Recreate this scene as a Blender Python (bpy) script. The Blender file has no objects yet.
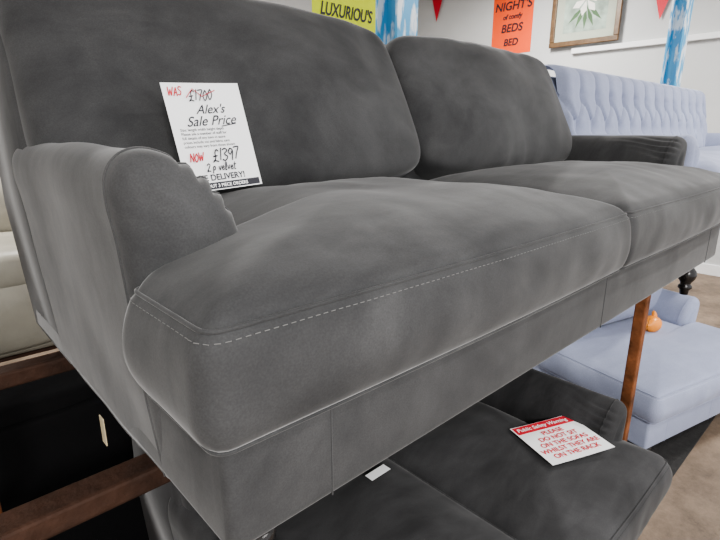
import bpy, bmesh, math, random
from mathutils import Vector, Matrix, noise
random.seed(3)
S=bpy.context.scene
CZ=1.55
try: S.view_settings.look='AgX - Medium High Contrast'
except Exception: pass

# ---------------------------------------------------------------- materials
def nodes(name):
    m=bpy.data.materials.new(name); m.use_nodes=True
    nt=m.node_tree; b=nt.nodes['Principled BSDF']
    return m,nt,b
def simple(name,c,rough=.6,metal=0,bump=0,bscale=60,var=0,vscale=6,emit=0,spec=.5):
    m,nt,b=nodes(name)
    b.inputs['Base Color'].default_value=(*c,1); b.inputs['Roughness'].default_value=rough
    b.inputs['Metallic'].default_value=metal; b.inputs['Specular IOR Level'].default_value=spec
    tc=nt.nodes.new('ShaderNodeTexCoord')
    if var:
        n=nt.nodes.new('ShaderNodeTexNoise'); n.inputs['Scale'].default_value=vscale; n.inputs['Detail'].default_value=6
        nt.links.new(tc.outputs['Object'],n.inputs['Vector'])
        r=nt.nodes.new('ShaderNodeValToRGB')
        r.color_ramp.elements[0].position=.3; r.color_ramp.elements[1].position=.7
        r.color_ramp.elements[0].color=(*[max(0,x*(1-var)) for x in c],1)
        r.color_ramp.elements[1].color=(*[min(1,x*(1+var)) for x in c],1)
        nt.links.new(n.outputs['Fac'],r.inputs['Fac']); nt.links.new(r.outputs['Color'],b.inputs['Base Color'])
    if bump:
        n=nt.nodes.new('ShaderNodeTexNoise'); n.inputs['Scale'].default_value=bscale; n.inputs['Detail'].default_value=5
        nt.links.new(tc.outputs['Object'],n.inputs['Vector'])
        bp=nt.nodes.new('ShaderNodeBump'); bp.inputs['Strength'].default_value=bump; bp.inputs['Distance'].default_value=.01
        nt.links.new(n.outputs['Fac'],bp.inputs['Height']); nt.links.new(bp.outputs['Normal'],b.inputs['Normal'])
    if emit:
        b.inputs['Emission Color'].default_value=(*c,1); b.inputs['Emission Strength'].default_value=emit
    return m
def velvet(name,dark,light,sheen=.5,scale=3.0,brush=.20,lo=.36,hi=.64):
    m,nt,b=nodes(name); N=nt.nodes; Lk=nt.links
    tc=N.new('ShaderNodeTexCoord')
    mp=N.new('ShaderNodeMapping'); mp.inputs['Scale'].default_value=(1,1.5,1.2); mp.inputs['Rotation'].default_value=(.3,.5,.6)
    Lk.new(tc.outputs['Object'],mp.inputs['Vector'])
    n=N.new('ShaderNodeTexNoise'); n.inputs['Scale'].default_value=scale; n.inputs['Detail'].default_value=9
    n.inputs['Roughness'].default_value=.62; n.inputs['Distortion'].default_value=.4
    Lk.new(mp.outputs[0],n.inputs['Vector'])
    mp2=N.new('ShaderNodeMapping'); mp2.inputs['Scale'].default_value=(5,15,4); mp2.inputs['Rotation'].default_value=(.5,.2,.9)
    Lk.new(tc.outputs['Object'],mp2.inputs['Vector'])
    nb=N.new('ShaderNodeTexNoise'); nb.inputs['Scale'].default_value=1.3; nb.inputs['Detail'].default_value=8; nb.inputs['Distortion'].default_value=.8
    Lk.new(mp2.outputs[0],nb.inputs['Vector'])
    mm=N.new('ShaderNodeMixRGB'); mm.inputs['Fac'].default_value=brush
    Lk.new(n.outputs['Fac'],mm.inputs['Color1']); Lk.new(nb.outputs['Fac'],mm.inputs['Color2'])
    r=N.new('ShaderNodeValToRGB'); e=r.color_ramp.elements
    e[0].position=lo; e[0].color=(*dark,1); e[1].position=hi; e[1].color=(*light,1)
    Lk.new(mm.outputs['Color'],r.inputs['Fac'])
    n2=N.new('ShaderNodeTexNoise'); n2.inputs['Scale'].default_value=420; n2.inputs['Detail'].default_value=3
    Lk.new(tc.outputs['Object'],n2.inputs['Vector'])
    mx=N.new('ShaderNodeMixRGB'); mx.blend_type='OVERLAY'; mx.inputs['Fac'].default_value=.30
    Lk.new(r.outputs['Color'],mx.inputs['Color1']); Lk.new(n2.outputs['Fac'],mx.inputs['Color2'])
    Lk.new(mx.outputs['Color'],b.inputs['Base Color'])
    b.inputs['Roughness'].default_value=.78
    b.inputs['Specular IOR Level'].default_value=.16
    b.inputs['Sheen Weight'].default_value=sheen; b.inputs['Sheen Roughness'].default_value=.42
    b.inputs['Sheen Tint'].default_value=(*[min(1,.45+x) for x in light],1)
    bp=N.new('ShaderNodeBump'); bp.inputs['Strength'].default_value=.26; bp.inputs['Distance'].default_value=.004
    n3=N.new('ShaderNodeTexNoise'); n3.inputs['Scale'].default_value=14; n3.inputs['Detail'].default_value=9
    Lk.new(tc.outputs['Object'],n3.inputs['Vector'])
    Lk.new(n3.outputs['Fac'],bp.inputs['Height']); Lk.new(bp.outputs['Normal'],b.inputs['Normal'])
    return m
M={}
M['grey']=velvet('grey_velvet',(.032,.0325,.034),(.072,.0725,.074),.36,brush=.30)
M['grey2']=velvet('charcoal_velvet',(.022,.022,.023),(.052,.052,.054),.24,brush=.30)
M['lilac']=velvet('lilac_velvet',(.28,.305,.41),(.33,.36,.475),.3)
M['seam']=simple('seam_thread',(.13,.13,.128),.8,bump=.2)
M['seamdark']=simple('seam_dark',(.02,.02,.02),.9,bump=.2)
M['seamlil']=simple('seam_lilac',(.5,.52,.62),.8,bump=.2)
M['black']=simple('black_lacquer',(.012,.011,.011),.25,bump=.05)
M['blackl']=simple('black_fabric',(.008,.008,.0085),.95,bump=.3,bscale=30,spec=.05)
M['beige']=simple('beige_leather',(.34,.32,.27),.45,bump=.4,bscale=14,var=.12)
M['navy']=simple('navy_fabric',(.03,.06,.10),.8,bump=.3,var=.2)
M['rust']=simple('rusty_painted_steel',(.06,.026,.016),.6,metal=.1,bump=.5,bscale=45,var=.6,vscale=9)
M['rusto']=simple('brown_painted_steel',(.040,.020,.013),.7,metal=.1,bump=.5,bscale=45,var=.6,vscale=12,spec=.2)
M['rustp']=simple('orange_rust_steel',(.17,.065,.028),.65,metal=.1,bump=.5,bscale=45,var=.6,vscale=14,spec=.25)
M['paper']=simple('white_paper',(.86,.87,.88),.7,bump=.03)
M['ink']=simple('black_ink',(.02,.02,.03),.6,var=.1)
M['red']=simple('red_ink',(.60,.02,.04),.6,var=.1)
M['wall']=simple('painted_wall',(.54,.545,.54),.8,bump=.2,bscale=20,var=.05,vscale=1.2)
M['trim']=simple('white_trim',(.8,.8,.8),.5,bump=.05)
M['ceil']=simple('ceiling_paint',(.7,.7,.69),.9,bump=.2,bscale=12)
M['orange']=simple('orange_paper',(.85,.10,.02),.7,var=.04)
M['yellow']=simple('yellow_paper',(.72,.80,.03),.7,var=.04)
M['wood']=simple('frame_wood',(.13,.075,.035),.4,bump=.2,var=.3,vscale=20)
M['mount']=simple('picture_mount',(.42,.45,.37),.8,var=.05)
M['print']=simple('picture_print',(.33,.40,.34),.8,var=.3,vscale=9)
M['petal']=simple('petal_print',(.80,.77,.72),.8,var=.1)
M['leaf']=simple('leaf_print',(.09,.16,.08),.8,var=.2)
M['bag']=simple('orange_plastic',(.8,.28,.04),.35,bump=.4,bscale=25)
M['tag']=simple('cardboard_tag',(.42,.36,.24),.8,var=.1)
M['mat']=simple('painted_floor_shade',(.025,.024,.024),.9,bump=.5,bscale=120,var=.3,vscale=30)  # near-black tone that paints the shadow on the floor
M['tube']=simple('fluorescent_tube',(1,.98,.94),.5,emit=4)

def floor_mat():
    m,nt,b=nodes('stained_concrete')
    tc=nt.nodes.new('ShaderNodeTexCoord')
    n=nt.nodes.new('ShaderNodeTexNoise'); n.inputs['Scale'].default_value=3; n.inputs['Detail'].default_value=12; n.inputs['Roughness'].default_value=.8
    nt.links.new(tc.outputs['Object'],n.inputs['Vector'])
    r=nt.nodes.new('ShaderNodeValToRGB'); e=r.color_ramp.elements
    e[0].position=.35; e[0].color=(.10,.072,.050,1); e[1].position=.65; e[1].color=(.27,.20,.145,1)
    nt.links.new(n.outputs['Fac'],r.inputs['Fac']); nt.links.new(r.outputs['Color'],b.inputs['Base Color'])
    b.inputs['Roughness'].default_value=.6
    bp=nt.nodes.new('ShaderNodeBump'); bp.inputs['Strength'].default_value=.3; bp.inputs['Distance'].default_value=.01
    nt.links.new(n.outputs['Fac'],bp.inputs['Height']); nt.links.new(bp.outputs['Normal'],b.inputs['Normal'])
    return m
M['floor']=floor_mat()
def post_mat():
    m,nt,b=nodes('chipped_blue_paint')
    tc=nt.nodes.new('ShaderNodeTexCoord')
    mp=nt.nodes.new('ShaderNodeMapping'); mp.inputs['Scale'].default_value=(1,1,.28)
    nt.links.new(tc.outputs['Object'],mp.inputs['Vector'])
    n=nt.nodes.new('ShaderNodeTexNoise'); n.inputs['Scale'].default_value=18; n.inputs['Detail'].default_value=5
    nt.links.new(mp.outputs[0],n.inputs['Vector'])
    r=nt.nodes.new('ShaderNodeValToRGB'); e=r.color_ramp.elements
    e[0].position=.50; e[0].color=(.08,.36,.62,1); e[1].position=.56; e[1].color=(.75,.80,.84,1)
    nt.links.new(n.outputs['Fac'],r.inputs['Fac']); nt.links.new(r.outputs['Color'],b.inputs['Base Color'])
    b.inputs['Roughness'].default_value=.4
    return m
M['post']=post_mat()

# ---------------------------------------------------------------- helpers
def empty(name,loc=(0,0,0),rotz=0):
    o=bpy.data.objects.new(name,None); S.collection.objects.link(o); o.location=loc; o.rotation_euler=(0,0,rotz)
    o.empty_display_size=.1
    return o
def mobj(name,verts,faces,mat,parent=None,smooth=True,recalc=True):
    me=bpy.data.meshes.new(name); me.from_pydata([tuple(v) for v in verts],[],faces)
    if recalc:
        bm=bmesh.new(); bm.from_mesh(me); bmesh.ops.recalc_face_normals(bm,faces=bm.faces); bm.to_mesh(me); bm.free()
    for p in me.polygons: p.use_smooth=smooth
    me.materials.append(mat)
    o=bpy.data.objects.new(name,me); S.collection.objects.link(o)
    if parent: o.parent=parent
    return o
def box(name,lo,hi,mat,parent=None,bev=.004,seg=2,origin=None):
    c=[(a+b)/2 for a,b in zip(lo,hi)]; h=[(b-a)/2 for a,b in zip(lo,hi)]
    bm=bmesh.new(); bmesh.ops.create_cube(bm,size=2)
    for v in bm.verts: v.co=Vector((v.co.x*h[0],v.co.y*h[1],v.co.z*h[2]))
    if bev>0: bmesh.ops.bevel(bm,geom=bm.edges[:],offset=min(bev,min(h)*.9),segments=seg,affect='EDGES',profile=.5)
    me=bpy.data.meshes.new(name); bm.to_mesh(me); bm.free()
    for p in me.polygons: p.use_smooth = bev>.01
    me.materials.append(mat)
    o=bpy.data.objects.new(name,me); S.collection.objects.link(o); o.location=c
    if parent: o.parent=parent
    return o
def tube(name,pts,r,mat,parent=None,cyclic=False):
    cu=bpy.data.curves.new(name,'CURVE'); cu.dimensions='3D'; cu.bevel_depth=r; cu.bevel_resolution=2
    sp=cu.splines.new('POLY'); sp.points.add(len(pts)-1)
    for i,p in enumerate(pts): sp.points[i].co=(*p,1)
    sp.use_cyclic_u=cyclic
    cu.materials.append(mat)
    o=bpy.data.objects.new(name,cu); S.collection.objects.link(o)
    if parent: o.parent=parent
    return o
def rounded_poly(pts,rads,step=.012):
    n=len(pts); out=[]
    for i in range(n):
        p=Vector(pts[i]); a=Vector(pts[i-1]); b=Vector(pts[(i+1)%n]); r=rads[i]
        s=p+(a-p).normalized()*r; e=p+(b-p).normalized()*r
        for k in range(9):
            t=k/8; out.append(s*(1-t)**2+p*2*t*(1-t)+e*t*t)
    L=[0]
    for i in range(len(out)): L.append(L[-1]+(out[(i+1)%len(out)]-out[i]).length)
    N=int(L[-1]/step); res=[]; j=0
    for k in range(N):
        d=L[-1]*k/N
        while L[j+1]<d: j+=1
        t=(d-L[j])/max(1e-9,L[j+1]-L[j]); res.append(out[j].lerp(out[(j+1)%len(out)],t))
    return res
def normals2(o):
    n=len(o); r=[]
    for i in range(n):
        t=(o[(i+1)%n]-o[i-1]).normalized(); r.append(Vector((t.y,-t.x)))
    return r
def stitches(name,pts3,mat,parent,L=.006,gap=.0045,r=.0006):
    v=[];f=[]
    acc=0
    per=L+gap
    tot=0
    for a,b in zip(pts3,pts3[1:]):
        seg=(b-a).length
        while acc<=tot+seg:
            t=(acc-tot)/max(seg,1e-9); c=a.lerp(b,min(1,max(0,t))); d=(b-a).normalized()
            up=Vector((0,0,1)); s=d.cross(up).normalized(); u=s.cross(d)
            k=len(v)
            for e in (-.5,.5):
                for (x,y) in ((1,0),(0,1),(-1,0),(0,-1)):
                    v.append(c+d*(L*e)+s*(x*r)+u*(y*r))
            for q in range(4): f.append((k+q,k+(q+1)%4,k+4+(q+1)%4,k+4+q))
            f.append((k,k+1,k+2,k+3)); f.append((k+4,k+5,k+6,k+7))
            acc+=per
        tot+=seg
    if v: return mobj(name,v,f,mat,parent,smooth=False)
def cushion(name,outline,centre,zt,zb,crown,bulge,mat,parent,seammat=None,step=.012,seed=0,stitch=True,pw=2.6):
    nrm=normals2(outline); n=len(outline); c=Vector(centre)
    V=[];rings=[]
    def wr(x,y,z):
        return noise.noise(Vector((x*5+seed,y*5,z*5)))*.0065+noise.noise(Vector((x*13+seed,y*8,z*8)))*.0030
    K=26
    for k in range(1,K+1):
        s=1-(1-k/K)**1.6
        ring=[]
        for q in outline:
            p=c+(q-c)*s; e=(1-s)
            z=zt+.011*(1-math.exp(-e*45))+crown*(1-s**pw)
            z+=wr(p.x,p.y,z)*min(1,e*12)
            ring.append(len(V)); V.append(Vector((p.x,p.y,z)))
        rings.append(ring)
    m=14; wmap=[]
    def side(i,t):
        q=outline[i]; nn=nrm[i]
        b=bulge*(math.sin(math.pi*t)**.6 if 0<t<1 else 0)
        w=wr(q.x,q.y,t*.2)*1.4*math.sin(math.pi*t)
        p=q+nn*(b+w); return Vector((p.x,p.y,zt+(zb-zt)*t))
    for k in range(1,m+1):
        t=(k/m)
        ring=[]
        for i in range(n):
            ring.append(len(V)); V.append(side(i,t))
        rings.append(ring)
    for s in (.9,.5):
        ring=[]
        for q in outline:
            p=c+(q-c)*s; ring.append(len(V)); V.append(Vector((p.x,p.y,zb-.004)))
        rings.append(ring)
    F=[]
    for a,b in zip(rings,rings[1:]):
        for i in range(n): F.append((a[i],a[(i+1)%n],b[(i+1)%n],b[i]))
    ct=len(V); V.append(Vector((c.x,c.y,zt+.011+crown+wr(c.x,c.y,zt+crown))))
    cb=len(V); V.append(Vector((c.x,c.y,zb-.004)))
    for i in range(n):
        F.append((ct,rings[0][(i+1)%n],rings[0][i])); F.append((cb,rings[-1][i],rings[-1][(i+1)%n]))
    o=mobj(name,V,F,mat,parent)
    if stitch:
        for nm,z in (('welt_top',zt),('welt_bottom',zb)):
            tube(name+'_'+nm,[(q.x+nn.x*.0015,q.y+nn.y*.0015,z) for q,nn in zip(outline,nrm)],.0026,mat,parent,True)
        pts=[side(i,1/m)+Vector((nrm[i].x,nrm[i].y,0))*.0003 for i in range(n)]
        pts.append(pts[0])
        stitches(name+'_stitching',pts,seammat,parent)
    return o
def pillow(name,c,h,tilt,bulge,mat,parent,n=5,cuts=26,seed=0,wr=.006,rotz=0,backb=.3,tuck=False):
    bm=bmesh.new(); bmesh.ops.create_cube(bm,size=2)
    bmesh.ops.subdivide_edges(bm,edges=bm.edges[:],cuts=cuts,use_grid_fill=True)
    R=Matrix.Rotation(rotz,4,'Z')@Matrix.Rotation(-tilt,4,'X')
    for v in bm.verts:
        p=v.co; 
        p=Vector([math.copysign(1-(1-abs(t))**1.35,t) for t in p])
        l=(abs(p.x)**n+abs(p.y)**n+abs(p.z)**n)**(1/n); q=p/l
        b=bulge*(1-q.x**2)*(1-q.z**2)
        y=q.y*h[1]+(q.y*b if q.y<0 else q.y*b*backb)
        x=q.x*h[0]+q.x*(1-q.z**2)*.006; z=q.z*h[2]+q.z*(1-q.x**2)*.012
        w=noise.noise(Vector((x*4+seed,y*4,z*4)))*wr+noise.noise(Vector((x*11+seed*2,y*8,z*6)))*wr*.4
        if tuck and q.y<0:
            # soft radiating pulls near the lower edge
            w+=.0035*math.sin(x*38+seed+2.5*math.sin(x*9))*math.exp(-((q.z+.85)/.35)**2)
        y+=w*(-1 if q.y<0 else 1)
        v.co=R@Vector((x,y,z))+Vector(c)
    me=bpy.data.meshes.new(name); bm.to_mesh(me); bm.free()
    for p in me.polygons: p.use_smooth=True
    me.materials.append(mat); o=bpy.data.objects.new(name,me); S.collection.objects.link(o)
    if parent: o.parent=parent
    return o
def lathe(name,prof,loc,mat,parent,seg=24):
    V=[];F=[]
    for r,z in prof:
        for i in range(seg):
            a=2*math.pi*i/seg; V.append((loc[0]+r*math.cos(a),loc[1]+r*math.sin(a),loc[2]+z))
    for k in range(len(prof)-1):
        for i in range(seg):
            j=(i+1)%seg; F.append((k*seg+i,k*seg+j,(k+1)*seg+j,(k+1)*seg+i))
    F.append(tuple(range(seg))); F.append(tuple((len(prof)-1)*seg+i for i in range(seg)))
    return mobj(name,V,F,mat,parent)
def smoothcurve(P,sub=5):
    out=[]; n=len(P)
    for i in range(n-1):
        p0=Vector(P[max(0,i-1)]);p1=Vector(P[i]);p2=Vector(P[i+1]);p3=Vector(P[min(n-1,i+2)])
        for k in range(sub):
            t=k/sub
            out.append(.5*((2*p1)+(-p0+p2)*t+(2*p0-5*p1+4*p2-p3)*t*t+(-p0+3*p1-3*p2+p3)*t**3))
    out.append(Vector(P[-1])); return out
ARM=[(.018,0),(.010,.12),(.002,.24),(-.006,.34),(-.011,.385),(-.008,.420),(.008,.442),(.034,.450),(.064,.443),(.095,.424),(.122,.396),(.143,.360),(.156,.322),(.159,.285),(.157,.18),(.155,0)]
AW=.155
def arm(name,W,mirror,mat,parent,seamm,y0=.235,y1=.76,seed=0,crease=True):
    prof=smoothcurve(ARM,6); n=len(prof); r=.038
    st=[]
    for k in range(9):
        a=math.pi/2*k/8; st.append((y0+r*(1-math.sin(a)), r*(1-math.cos(a))))
    st=st[::-1]
    yy=[(y0+r+ (y1-y0-r)*i/90,0) for i in range(1,91)]
    st+=yy
    V=[];F=[]
    nr=[]
    for i in range(n):
        t=(prof[min(n-1,i+1)]-prof[max(0,i-1)]).normalized(); nr.append(Vector((-t.y,t.x)))
    sl=[0]
    for i in range(1,n): sl.append(sl[-1]+(prof[i]-prof[i-1]).length)
    top=max(range(n),key=lambda i:prof[i].y); 
    for y,ins in st:
        for i,(p,nn) in enumerate(zip(prof,nr)):
            q=p-nn*ins
            w=noise.noise(Vector((p.x*9+seed,y*6,p.y*7)))*.004
            s=sl[i]-sl[top]
            if crease and s>0.01:
                for (s0,ph,am,ln) in ((.050,0,.0060,.14),(.078,.3,.0100,.17),(.104,.7,.0100,.15),(.130,1.1,.0080,.13)):
                    t=(y-(y0+.030))/ln
                    if -.15<t<1.6:
                        line=s0+.006*math.sin(t*4+ph)-.022*t
                        fade=math.exp(-(max(0,t)/.75)**2)*(1 if t>0 else max(0,1+t/.15))
                        w-=am*math.exp(-((s-line)/.0058)**2)*fade
                        w+=am*.35*math.exp(-((s-line-.012)/.008)**2)*fade
            q=q+nn*w
            x=q.x if not mirror else W-q.x
            V.append(Vector((x,y,max(0,q.y))))
    for k in range(len(st)-1):
        for i in range(n-1): F.append((k*n+i,k*n+i+1,(k+1)*n+i+1,(k+1)*n+i))
        F.append((k*n+n-1,k*n,(k+1)*n,(k+1)*n+n-1))
    cx=AW/2; rings=[[i for i in range(n)]]
    base=[V[i].copy() for i in range(n)]
    for s,dy in ((.8,.004),(.55,.007),(.25,.009)):
        ring=[]
        for i in range(n):
            b=base[i]; c=Vector((cx if not mirror else W-cx,b.y,min(b.z,.365)))
            q=c.lerp(b,s); q.y=b.y-dy; ring.append(len(V)); V.append(q)
        rings.append(ring)
    for a,b in zip(rings,rings[1:]):
        for i in range(n-1): F.append((a[i],a[i+1],b[i+1],b[i]))
        F.append((a[n-1],a[0],b[0],b[n-1]))
    F.append(tuple(rings[-1])); F.append(tuple((len(st)-1)*n+i for i in range(n)))
    o=mobj(name,V,F,mat,parent)
    k=8
    pts=[V[k*n+i] for i in range(0,n-17)]
    ctr=Vector((cx if not mirror else W-cx,y0,.2))
    pts=[p+((Vector((p.x-ctr.x,0,p.z-.3))).normalized()*.0004) for p in pts]
    tube(name+'_seam',pts,.0018,mat,parent)
    return o
def leg(name,x,y,parent,L=.13):
    s=L/.13
    prof=[(.026,0),(.030,-.008),(.030,-.016),(.018,-.024),(.020,-.032),(.030,-.045),(.033,-.058),(.029,-.072),(.020,-.084),(.017,-.092),(.023,-.098),(.024,-.106),(.017,-.112),(.014,-.13)]
    lathe(name,[(r,z*s) for r,z in prof],(x,y,0.002),M['black'],parent)
def sofa(name,loc,W,mat,seamm,n=2,rotz=0,tuft=False,seed=0,step=.012,legs=True,legL=.13,stitch=True,crease=True,AY=.235,lefta=True,crown=.062,split=.5):
    E=empty(name,loc,rotz)
    box('base_rail',(.016,.034,0),(W-.016,1.0,.158),mat,E,bev=.014,seg=4)
    for i,x in enumerate([.165,W*split,W-.165]):
        tube('base_seam_%d'%(i+1),[(x,.0343,.004),(x,.0340,.08),(x,.0343,.154)],.0012,mat,E)
    if lefta: arm('arm_left',W,False,mat,E,seamm,seed=seed,crease=crease,y0=AY)
    arm('arm_right',W,True,mat,E,seamm,seed=seed+5,crease=crease,y0=AY)
    P=[(.70,0),(.70,.44),(.725,.56),(.77,.65),(.83,.725),(.89,.752),(.95,.742),(.99,.70),(1.015,.61),(1.035,.3),(1.03,0)]
    P=[(p.x,p.y) for p in smoothcurve(P[1:-1],3)]; P=[(.70,0)]+P+[(1.03,0)]
    m=len(P); xs=[.0,.008,.03]+[.03+(W-.06)*i/12 for i in range(1,12)]+[W-.03,W-.008,W]
    V=[];F=[]
    for x in xs:
        e=min(x,W-x); ins=.016*(1-math.sqrt(max(0,1-(1-min(1,e/.03))**2)))
        for (y,z) in P:
            cy,cz=.87,.35
            k=1-ins/.3
            V.append((x if z>.3 else (x+ (.018 if x<W/2 else -.018)*(1-z/.3)), cy+(y-cy)*k, cz+(z-cz)*k if z>0 else 0))
    for a in range(len(xs)-1):
        for i in range(m): F.append((a*m+i,a*m+(i+1)%m,(a+1)*m+(i+1)%m,(a+1)*m+i))
    F.append(tuple(range(m))); F.append(tuple((len(xs)-1)*m+i for i in range(m)))
    mobj('back_frame',V,F,mat,E)
    ai=AW+.006
    cuts=[0,W*split,W] if n==2 else [0,W]
    for k in range(n):
        x0=cuts[k]+(.003 if k else -.002); x1=cuts[k+1]-(.003 if k<n-1 else -.002)
        L=(k==0 and lefta); R=(k==n-1)
        pts=[];rad=[]
        wy=AY+.006
        pts.append((x0,.008));rad.append(.020)
        pts.append(((x0+x1)/2,.000));rad.append(.25)
        pts.append((x1,.008));rad.append(.020)
        if R:
            pts+= [(x1,wy),(x1-ai,wy),(x1-ai,.68)]; rad+=[.02,.015,.03]
        else: pts.append((x1,.68));rad.append(.03)
        if L:
            pts+= [(x0+ai,.68),(x0+ai,wy),(x0,wy)]; rad+=[.03,.015,.02]
        else: pts.append((x0,.68));rad.append(.03)
        ol=rounded_poly(pts,rad,step)
        cushion('seat_cushion_%d'%(k+1),ol,((x0+x1)/2,.33),.289,.158,crown,.022,mat,E,seamm,seed=seed+k*7,stitch=stitch,pw=2.7)
    cw=W/n
    if not tuft:
        for k in range(n):
            x0=k*cw+(.010 if k==0 else .001); x1=(k+1)*cw-(.010 if k==n-1 else .001)
            pillow('back_cushion_%d'%(k+1),((x0+x1)/2,.792,.528),((x1-x0)/2-.001,.112,.245),math.radians(26),.052,mat,E,n=7,cuts=40,seed=seed+k*3+11,wr=.014,tuck=True)
    else:
        tilt=math.radians(12); V=[];F=[];nx=int(W/.011); nz=44; H=.46
        sp=.19; rows=(.15,.30)
        btn=[]
        for r_i,rz in enumerate(rows):
            i=0
            while True:
                bx=.08+i*sp+(sp/2 if r_i%2 else 0)
                if bx>W-.05: break
                btn.append((bx,rz)); i+=1
        yb=.70
        def dep(x,z):
            u=(x-.08-sp/2)/sp; ch=abs((u-math.floor(u))-.5)*2
            d=0
            if z>.30: d-=.034*(ch**6)*min(1,(z-.30)/.02)
            if .15<z<.30:
                t=(z-.15)/.15
                for sg in (1,-1):
                    uu=(x-.08-sg*t*sp/2)/sp; f=abs(uu-round(uu))*sp
                    d-=.028*math.exp(-(f/.012)**2)
            if z<=.15:
                uu=(x-.08)/sp; f=abs(uu-round(uu))*sp; d-=.016*math.exp(-(f/.010)**2)
            for (bx,bz) in btn:
                q=((x-bx)**2+(z-bz)**2)/(.034**2)
                if q<12: d-=.036*math.exp(-q)
            ez=min(1,(H-z)/.06); ex=min(1,min(x,W-x)/.05)
            e=-.08*(1-math.sqrt(max(0,1-(1-ez)**2)))-.05*(1-math.sqrt(max(0,1-(1-ex)**2)))
            return d+e
        for j in range(nz+1):
            z=H*j/nz
            for i in range(nx+1):
                x=W*i/nx; d=dep(x,z)
                V.append((x,yb-.05-d+z*math.tan(tilt),.34+z))
        for j in range(nz):
            for i in range(nx):
                a=j*(nx+1)+i; F.append((a,a+1,a+nx+2,a+nx+1))
        t=len(V)
        for i in range(nx+1): V.append((W*i/nx,.92,.34+H-.01))
        for i in range(nx): a=nz*(nx+1)+i; F.append((a,a+1,t+i+1,t+i))
        mobj('tufted_back',V,F,mat,E)
        for q,(bx,bz) in enumerate(btn):
            bpy.ops.mesh.primitive_uv_sphere_add(segments=10,ring_count=6,radius=.012,location=(bx,yb-.05+.050+bz*math.tan(tilt),.34+bz))
            o=bpy.context.object; o.name='tuft_button_%d'%q; o.scale=(1,.5,1); o.data.materials.append(mat); o.parent=E
            for p in o.data.polygons: p.use_smooth=True
    if legs:
        for i,(x,y) in enumerate([(.06,.065),(W-.13,.09),(.12,.90),(W-.16,.90)]): leg('leg_%d'%(i+1),x,y,E,legL)
    return E
def text(name,body,size,x,y,mat,parent,shear=0,rot=0,bold=0,z=.0012,sx=1):
    cu=bpy.data.curves.new(name,'FONT'); cu.body=body; cu.size=size; cu.shear=shear; cu.offset=bold
    cu.extrude=.0001
    cu.materials.append(mat)
    o=bpy.data.objects.new(name,cu); S.collection.objects.link(o); o.parent=parent
    o.location=(x,y,z); o.rotation_euler=(0,0,rot); o.scale=(sx,1,1); return o
GL={'1':[[(.3,1),(.27,.5),(.22,0)]],'3':[[(0,.9),(.3,1),(.5,.8),(.22,.55),(.55,.3),(.3,0),(0,.1)]],
 '9':[[(.5,.85),(.25,1),(.05,.75),(.25,.5),(.5,.8),(.42,0)]],'7':[[(0,.97),(.55,1),(.35,.5),(.2,0)]],
 '0':[[(.28,1),(.02,.5),(.22,0),(.5,.5),(.28,1)]],'2':[[(.05,.8),(.3,1),(.5,.75),(.05,.02),(.3,.08),(.6,0)]],
 '£':[[(.62,.85),(.42,1),(.26,.75),(.3,.3),(.05,0),(.25,.1),(.6,0)],[(.05,.45),(.5,.5)]],
 'W':[[(0,1),(.15,0)],[(.15,0),(.35,.7)],[(.35,.7),(.5,0)],[(.5,0),(.72,1)]],'A':[[(0,0),(.27,1)],[(.27,1),(.5,0)],[(.08,.38),(.45,.42)]],
 'S':[[(.5,.9),(.2,1),(.05,.75),(.42,.4),(.3,.03),(0,.1)]],'N':[[(0,0),(.03,1)],[(.03,1),(.45,0)],[(.45,0),(.52,1)]],'O':[[(.28,1),(.02,.5),(.22,0),(.5,.5),(.28,1)]],
 'v':[[(0,.5),(.15,0),(.38,.55)]],'e':[[(.05,.25),(.35,.32),(.2,.52),(.02,.2),(.2,0),(.42,.12)]],'l':[[(.15,.2),(.3,.9),(.15,1),(.1,.1),(.3,.05)]],
 't':[[(.22,.95),(.15,.08),(.35,.05)],[(0,.62),(.4,.66)]],'p':[[(.1,.5),(.02,-.4)],[(.06,.4),(.35,.5),(.35,.1),(.06,.05)]],' ':[]}
def scrawl(name,s,x,y,h,mat,parent,r=.0007,slant=.2,adv=.62,z=.0022):
    cu=bpy.data.curves.new(name,'CURVE'); cu.dimensions='3D'; cu.bevel_depth=r; cu.bevel_resolution=1
    cx=x
    for i,chx in enumerate(s):
        dy=math.sin(i*2.3+len(s))*h*.06
        for stv in GL[chx]:
            P=smoothcurve(stv,5) if len(stv)>2 else [Vector(q) for q in stv]
            sp=cu.splines.new('POLY'); sp.points.add(len(P)-1)
            for k,q in enumerate(P): sp.points[k].co=(cx+(q.x+q.y*slant)*h*.85,y+dy+q.y*h,z,1)
        cx+=h*.85*(adv+(.22 if chx=='W' else 0)-(.18 if chx=='1' else 0))
    cu.materials.append(mat); o=bpy.data.objects.new(name,cu); S.collection.objects.link(o); o.parent=parent; return o
def sheet(name,w,h,mat,parent,curl=0):
    V=[];F=[];n=12
    for s in (0,-.0006):
        for j in range(n+1):
            for i in range(n+1):
                x=w*i/n; y=h*j/n
                V.append((x,y,s+curl*((x/w-.5)**2)))
    N=(n+1)**2
    for j in range(n):
        for i in range(n):
            a=j*(n+1)+i; F.append((a,a+1,a+n+2,a+n+1)); F.append((N+a,N+a+n+1,N+a+n+2,N+a+1))
    return mobj(name,V,F,mat,parent,recalc=False)
def flat(name,x0,y0,x1,y1,mat,parent,z=.0009):
    return mobj(name,[(x0,y0,z),(x1,y0,z),(x1,y1,z),(x0,y1,z)],[(0,1,2,3)],mat,parent,smooth=False)
def orient(o,origin,xdir,ydir,sc=1):
    x=Vector(xdir).normalized(); z=x.cross(Vector(ydir)).normalized(); y=z.cross(x)
    m=Matrix((x,y,z)).transposed().to_4x4()@Matrix.Scale(sc,4); m.translation=Vector(origin); o.matrix_world=m

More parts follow.
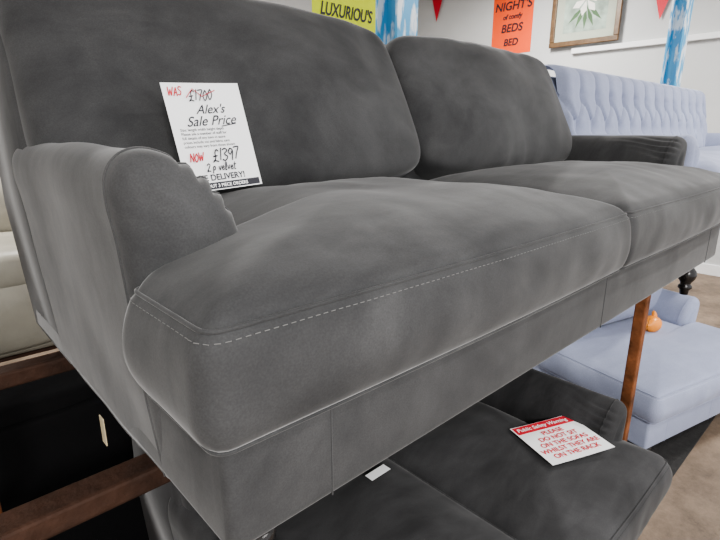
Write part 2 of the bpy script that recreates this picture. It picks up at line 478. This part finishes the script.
# ---------------------------------------------------------------- room
X0,X1,Y0,Y1,H=-3.2,6.5,-3.0,6.0,3.6
box('floor',(X0,Y0,-.1),(X1,Y1,0),M['floor'],bev=0)
box('wall_back',(X0,Y1,0),(X1,Y1+.15,H),M['wall'],bev=0)
box('wall_right',(X1,Y0,0),(X1+.15,Y1+.15,H),M['wall'],bev=0)
box('wall_left',(X0-.15,Y0,0),(X0,Y1+.15,H),M['wall'],bev=0)
box('ceiling',(X0,Y0,H),(X1,Y1,H+.1),M['ceil'],bev=0)
box('trim_1',(X1-.05,Y0,2.46),(X1,3.1,2.52),M['trim'],bev=.005)
box('baseboard_right',(X1-.02,Y0,0),(X1,Y1,.12),M['trim'],bev=.003)
box('baseboard_back',(X0,Y1-.02,0),(X1-.02,Y1,.12),M['trim'],bev=.003)
box('floor_shade_sheet',(-.9,.455,0),(3.6,1.40,.006),M['mat'],bev=.002)  # thin dark sheet, paints in the floor shade under rack and chaise

def column(name,x,y,w=.15):
    E=empty(name,(x,y,0))
    box('flange_front',(-w/2,-w/2,0),(w/2,-w/2+.014,H),M['post'],E,bev=.003)
    box('flange_rear',(-w/2,w/2-.014,0),(w/2,w/2,H),M['post'],E,bev=.003)
    box('web',(-.006,-w/2+.01,0),(.006,w/2-.01,H),M['post'],E,bev=.001)
    box('foot_plate',(-w*.8,-w*.8,0),(w*.8,w*.8,.02),M['post'],E,bev=.003)
column('steel_column',1.79,1.68,.135)
column('steel_column',5.52,1.66,.135)

# ---------------------------------------------------------------- main objects
UZ=1.08
main=sofa('grey_velvet_sofa',(.190,.40,UZ),2.105,M['grey'],M['seam'],n=2,seed=1,step=.008,legL=.14,AY=.19,crown=.066,split=.485)
box('hanging_tag',(-.008,.405,-.030),(-.006,.425,.020),M['tag'],main,bev=.0005)
low=sofa('charcoal_velvet_loveseat',(.37,.33,.235),1.30,M['grey2'],M['seamdark'],n=2,seed=21,legL=.115,AY=.14)
flat('care_label',.47,.52,.545,.55,M['paper'],low,z=.366)
lil=sofa('lilac_tufted_sofa',(2.60,.52,UZ),2.55,M['lilac'],M['seamlil'],n=2,tuft=True,seed=31,legs=False,crease=False,AY=.13)
ch=sofa('lilac_chaise_seat',(2.28,.53,.136),1.08,M['lilac'],M['seamlil'],n=1,rotz=math.radians(-14),seed=51,crease=False,AY=.42,lefta=False,crown=.035)
bag=empty('orange_plastic_bag')
pillow('bag_body',(2.98,.80,.505),(.055,.04,.035),0,.01,M['bag'],bag,n=2.4,cuts=14,wr=.012)
pillow('bag_neck',(3.01,.80,.545),(.012,.012,.02),.3,.0,M['bag'],bag,n=2.4,cuts=6,wr=.004)

def rack(name,posts,beams,cross,m,bt=.035,pw=.018,mp=None):
    E=empty(name)
    i=1
    for (x,y,zt) in posts:
        box('post_%d'%i,(x-pw,y-pw,0),(x+pw,y+pw,zt),mp or m,E,bev=.004); i+=1
    for j,(y,z,a,b) in enumerate(beams): box('beam_%d'%(j+1),(a,y-.025,z-bt),(b,y+.025,z),m,E,bev=.005)
    for j,(x,ya,yb,z) in enumerate(cross): box('cross_beam_%d'%(j+1),(x-.022,ya,z-.04),(x+.022,yb,z),m,E,bev=.004)
    return E
Z=UZ-.001
rack('rusty_storage_rack',[(.03,.68,Z-.035),(.03,1.18,Z-.035),(1.80,.52,Z-.04),(1.80,1.30,Z-.04)],
     [(.68,Z,-.55,1.84),(1.18,Z,-.55,1.84),(.56,.234,.0,1.84),(1.22,.234,.0,1.84)],[(1.80,.49,1.33,Z)],M['rusto'],mp=M['rustp'])
rack('rusty_storage_rack',[(3.9,1.30,Z-.03),(5.1,.80,Z-.03),(3.9,1.46,Z-.03),(5.1,1.46,Z-.03)],[(1.30,Z,2.75,5.12),(1.46,Z,2.75,5.12)],[(5.1,.78,1.46,Z)],M['rust'])

def recliner(name,x,y,z,W,mat,n=3,fr=True,zs=1):
    E=empty(name,(x,y,z)); E.scale=(1,1,zs)
    cw=(W-.3)/n
    box('base',(.02,.06,0),(W-.02,.88,.14),mat,E,bev=.03,seg=4)
    for k in range(n):
        xc=.15+cw*(k+.5)
        pillow('footrest_%d'%k,(xc,.07,.17),(cw/2-.004,.05,.13),0,.02,mat,E,cuts=12,wr=.006)
        pillow('seat_%d'%k,(xc,.34,.345),(cw/2-.004,.31,.075),0,.02,mat,E,cuts=12,wr=.008,seed=k)
        pillow('back_lower_%d'%k,(xc,.70,.52),(cw/2-.004,.11,.14),.2,.04,mat,E,cuts=12,seed=k)
        pillow('headrest_%d'%k,(xc,.76,.74),(cw/2-.004,.10,.12),.2,.04,mat,E,cuts=12,seed=k+4)
    for s,nm in ((.08,'arm_left'),(W-.08,'arm_right')):
        pillow(nm,(s,.46,.30),(.095,.44,.28),0,.0,mat,E,cuts=12)
    return E
recliner('beige_leather_recliner_sofa',-1.6,2.50,.57,2.3,M['beige'],zs=1.14)
rack('rusty_storage_rack',[(-1.75,2.65,.53),(.85,2.65,.53),(-1.75,3.2,.53),(.85,3.2,.53)],[(2.65,.569,-1.77,.87),(3.2,.569,-1.77,.87)],[],M['rust'])
# black sofa stored with its back to the camera
bk=recliner('black_fabric_sofa',.60,2.36,.0,1.85,M['blackl'],n=2); bk.rotation_euler=(0,0,math.pi)
box('rear_panel',(.05,.80,.02),(1.80,.90,.80),M['blackl'],bk,bev=.03,seg=4)
recliner('navy_fabric_sofa',-1.6,4.2,.95,2.3,M['navy'])
rack('rusty_storage_rack',[(-1.75,4.35,.91),(.85,4.35,.91),(-1.75,4.9,.91),(.85,4.9,.91)],[(4.35,.949,-1.77,.87),(4.9,.949,-1.77,.87)],[],M['rust'])

# ---------------------------------------------------------------- price card
c1=empty('sale_price_card')
sheet('card',.150,.195,M['paper'],c1,curl=.004)
scrawl('was','WAS',.008,.172,.015,M['red'],c1,r=.0009)
scrawl('oldprice','£1700',.044,.163,.019,M['ink'],c1,r=.0009)
text('shop',"Alex's",.023,.052,.139,M['ink'],c1,.5,.02,.0001)
text('sale',"Sale Price",.025,.028,.117,M['ink'],c1,.5,.02,.0001)
for i in range(5):
    text('small_%d'%i,['Size: length width height depth','Please ask a member of staff for','full details of any item in store','prices include vat and fabric care','colours may vary from those shown'][i],.0068,.014,.109-i*.0075,M['ink'],c1)
scrawl('now',"NOW",.018,.054,.015,M['red'],c1,r=.0010)
scrawl('price',"£1397",.060,.052,.022,M['ink'],c1,r=.0011)
scrawl('fabric',"2 p velvet",.044,.035,.014,M['ink'],c1,r=.0009,adv=.5)
text('delivery',"LATE DELIVERY!",.0155,.008,.018,M['ink'],c1,0,0,.0003)
flat('footer',.004,.002,.146,.014,M['ink'],c1)
text('footer_text',"ASK ABOUT 3 PIECE ORDERS",.0085,.010,.005,M['paper'],c1,0,0,.0002)
tube('pen_stroke_1',[(.040,.168,.0024),(.055,.184,.0024),(.070,.170,.0024),(.098,.181,.0024)],.0007,M['red'],c1)
tube('pen_stroke_2',[(.095,.115,.0024),(.125,.119,.0024)],.0007,M['ink'],c1)
orient(c1,(.404,.90,CZ-.114),(1,0,.05),(0.0,.055,.185),1.06)
# warning card
c2=empty('safety_warning_card')
sheet('card',.25,.205,M['paper'],c2,curl=.006)
flat('header',.004,.162,.246,.201,M['red'],c2,z=.0022)
text('header_text','Public Safety Warning',.0235,.012,.174,M['paper'],c2,.2,0,.0004,z=.0030)
for i,t in enumerate(['PLEASE','DO NOT SIT','ON THE SOFAS','WHILST THEY ARE','ON THE RACK']):
    o=text('line_%d'%i,t,.0275,.125,.133-i*.028,M['red'],c2,0,0,.0004,z=.0024); o.data.align_x='CENTER'
a=-.374
orient(c2,(1.262,.530,CZ-.940),(math.cos(a),math.sin(a),.0),(-math.sin(a),math.cos(a),.0),.965)

# ---------------------------------------------------------------- wall things
p1=empty('orange_sale_poster'); sheet('sheet',.60,.86,M['orange'],p1)
for i,t in enumerate(['2 FREE',"NIGHT'S",'of comfy','BEDS','BED']):
    o=text('t%d'%i,t,[.13,.145,.08,.14,.12][i],.30,[.76,.55,.44,.28,.11][i],M['ink'],p1,.15,0,.003,z=.004); o.data.align_x='CENTER'
orient(p1,(X1-.003,4.28,CZ+1.0),(0,-1,0),(0,0,1))
p2=empty('framed_picture')
w,h=.84,.95
for nm,a,b in (('frame_bottom',(0,0,0),(w,.06,.035)),('frame_top',(0,h-.06,0),(w,h,.035)),('frame_left',(0,.06,0),(.06,h-.06,.035)),('frame_right',(w-.06,.06,0),(w,h-.06,.035))):
    box(nm,a,b,M['wood'],p2,bev=.008)
flat('mount',.05,.05,w-.05,h-.05,M['mount'],p2,z=.012)
flat('print',.16,.15,w-.16,h-.15,M['print'],p2,z=.014)
for k in range(7):
    a=k*2*math.pi/7; 
    V=[(w/2+(.12*math.cos(a+t)*s),.50+.12*math.sin(a+t)*s,.016) for t,s in ((0,.1),(-.35,1),(0,1.5),(.35,1))]
    mobj('petal_%d'%k,V,[(0,1,2,3)],M['petal'],p2,smooth=False)
for k in range(5):
    a=-math.pi/2+(k-2)*.4
    V=[(w/2+r*math.cos(a+da),.45+r*math.sin(a+da),.015) for r,da in ((.02,0),(.16,-.15),(.28,0),(.16,.15))]
    mobj('leaf_%d'%k,V,[(0,1,2,3)],M['leaf'],p2,smooth=False)
orient(p2,(X1-.04,3.39,CZ+1.00),(0,-1,0),(0,0,1))
p3=empty('yellow_hanging_sign'); sheet('sheet',.55,.20,M['yellow'],p3)
o=text('t',"LUXURIOU'S",.100,.265,.05,M['ink'],p3,.25,0,.002,z=.003,sx=.74); o.data.align_x='CENTER'
tube('cord_1',[(.03,.2,0),(.03,H-CZ-.60,0)],.002,M['ink'],p3); tube('cord_2',[(.52,.2,0),(.52,H-CZ-.60,0)],.002,M['ink'],p3)
orient(p3,(1.955,2.5,CZ+.605),(1,0,0),(0,0,1))
bn=empty('pennant_string')
A=Vector((X1-.03,.4,2.86)); B=Vector((X1-.03,5.6,3.55))
tube('string',[A,B],.003,M['trim'],bn)
for i,y in enumerate((.9,2.15,5.25)):
    q=A.lerp(B,(y-A.y)/(B.y-A.y)); d=(B-A).normalized()*.12
    mobj('pennant_%d'%i,[q-d,q+d,q-Vector((0,0,.38))],[(0,1,2)],M['red'],bn,smooth=False)

# camera ---------------------------------------------------------------
yaw=math.radians(47); p=math.radians(15.6)
f=Vector((math.cos(yaw)*math.cos(p),math.sin(yaw)*math.cos(p),-math.sin(p)))
r=Vector((math.sin(yaw),-math.cos(yaw),0)); u=r.cross(f)
cd=bpy.data.cameras.new('camera'); cam=bpy.data.objects.new('camera',cd); S.collection.objects.link(cam)
m=Matrix((r,u,-f)).transposed().to_4x4(); m.translation=(0,0,CZ); cam.matrix_world=m
cd.sensor_width=36; cd.lens=25; cd.clip_start=.02
S.camera=cam

# lights ---------------------------------------------------------------
def tubelight(name,x,y,rot,power,z=H):
    E=empty(name,(x,y,z),rot)
    box('housing',(-.65,-.06,-.06),(.65,.06,0),M['trim'],E,bev=.006)
    if z<H:
        tube('chain_1',[(-.5,0,0),(-.5,0,H-z)],.004,M['trim'],E); tube('chain_2',[(.5,0,0),(.5,0,H-z)],.004,M['trim'],E)
    V=[];F=[]
    for s in (-.62,.62):
        for i in range(12):
            a=2*math.pi*i/12; V.append((s,.018*math.cos(a),-.085+.018*math.sin(a)))
    for i in range(12): F.append((i,(i+1)%12,12+(i+1)%12,12+i))
    mobj('tube',V,F,M['tube'],E)
    l=bpy.data.lights.new('lamp','AREA'); l.shape='RECTANGLE'; l.size=1.2; l.size_y=.15; l.energy=power; l.color=(1,.98,.95)
    o=bpy.data.objects.new('lamp',l); S.collection.objects.link(o); o.parent=E; o.location=(0,0,-.12)
tubelight('added_front_fill_light',-.9,-1.9,math.radians(25),260,2.75)  # added lamp behind the camera, brightens front faces like a flash
tubelight('added_front_fill_light',2.2,-1.6,0,60)
tubelight('added_front_fill_light',1.2,3.6,0,110)
tubelight('added_front_fill_light',4.8,3.2,0,160)
tubelight('added_front_fill_light',-1.6,3.3,0,60)
tubelight('added_front_fill_light',5.0,-.6,0,130)
w=bpy.data.worlds.new('World'); S.world=w; w.use_nodes=True
w.node_tree.nodes['Background'].inputs['Color'].default_value=(.98,.98,1,1); w.node_tree.nodes['Background'].inputs['Strength'].default_value=1.45
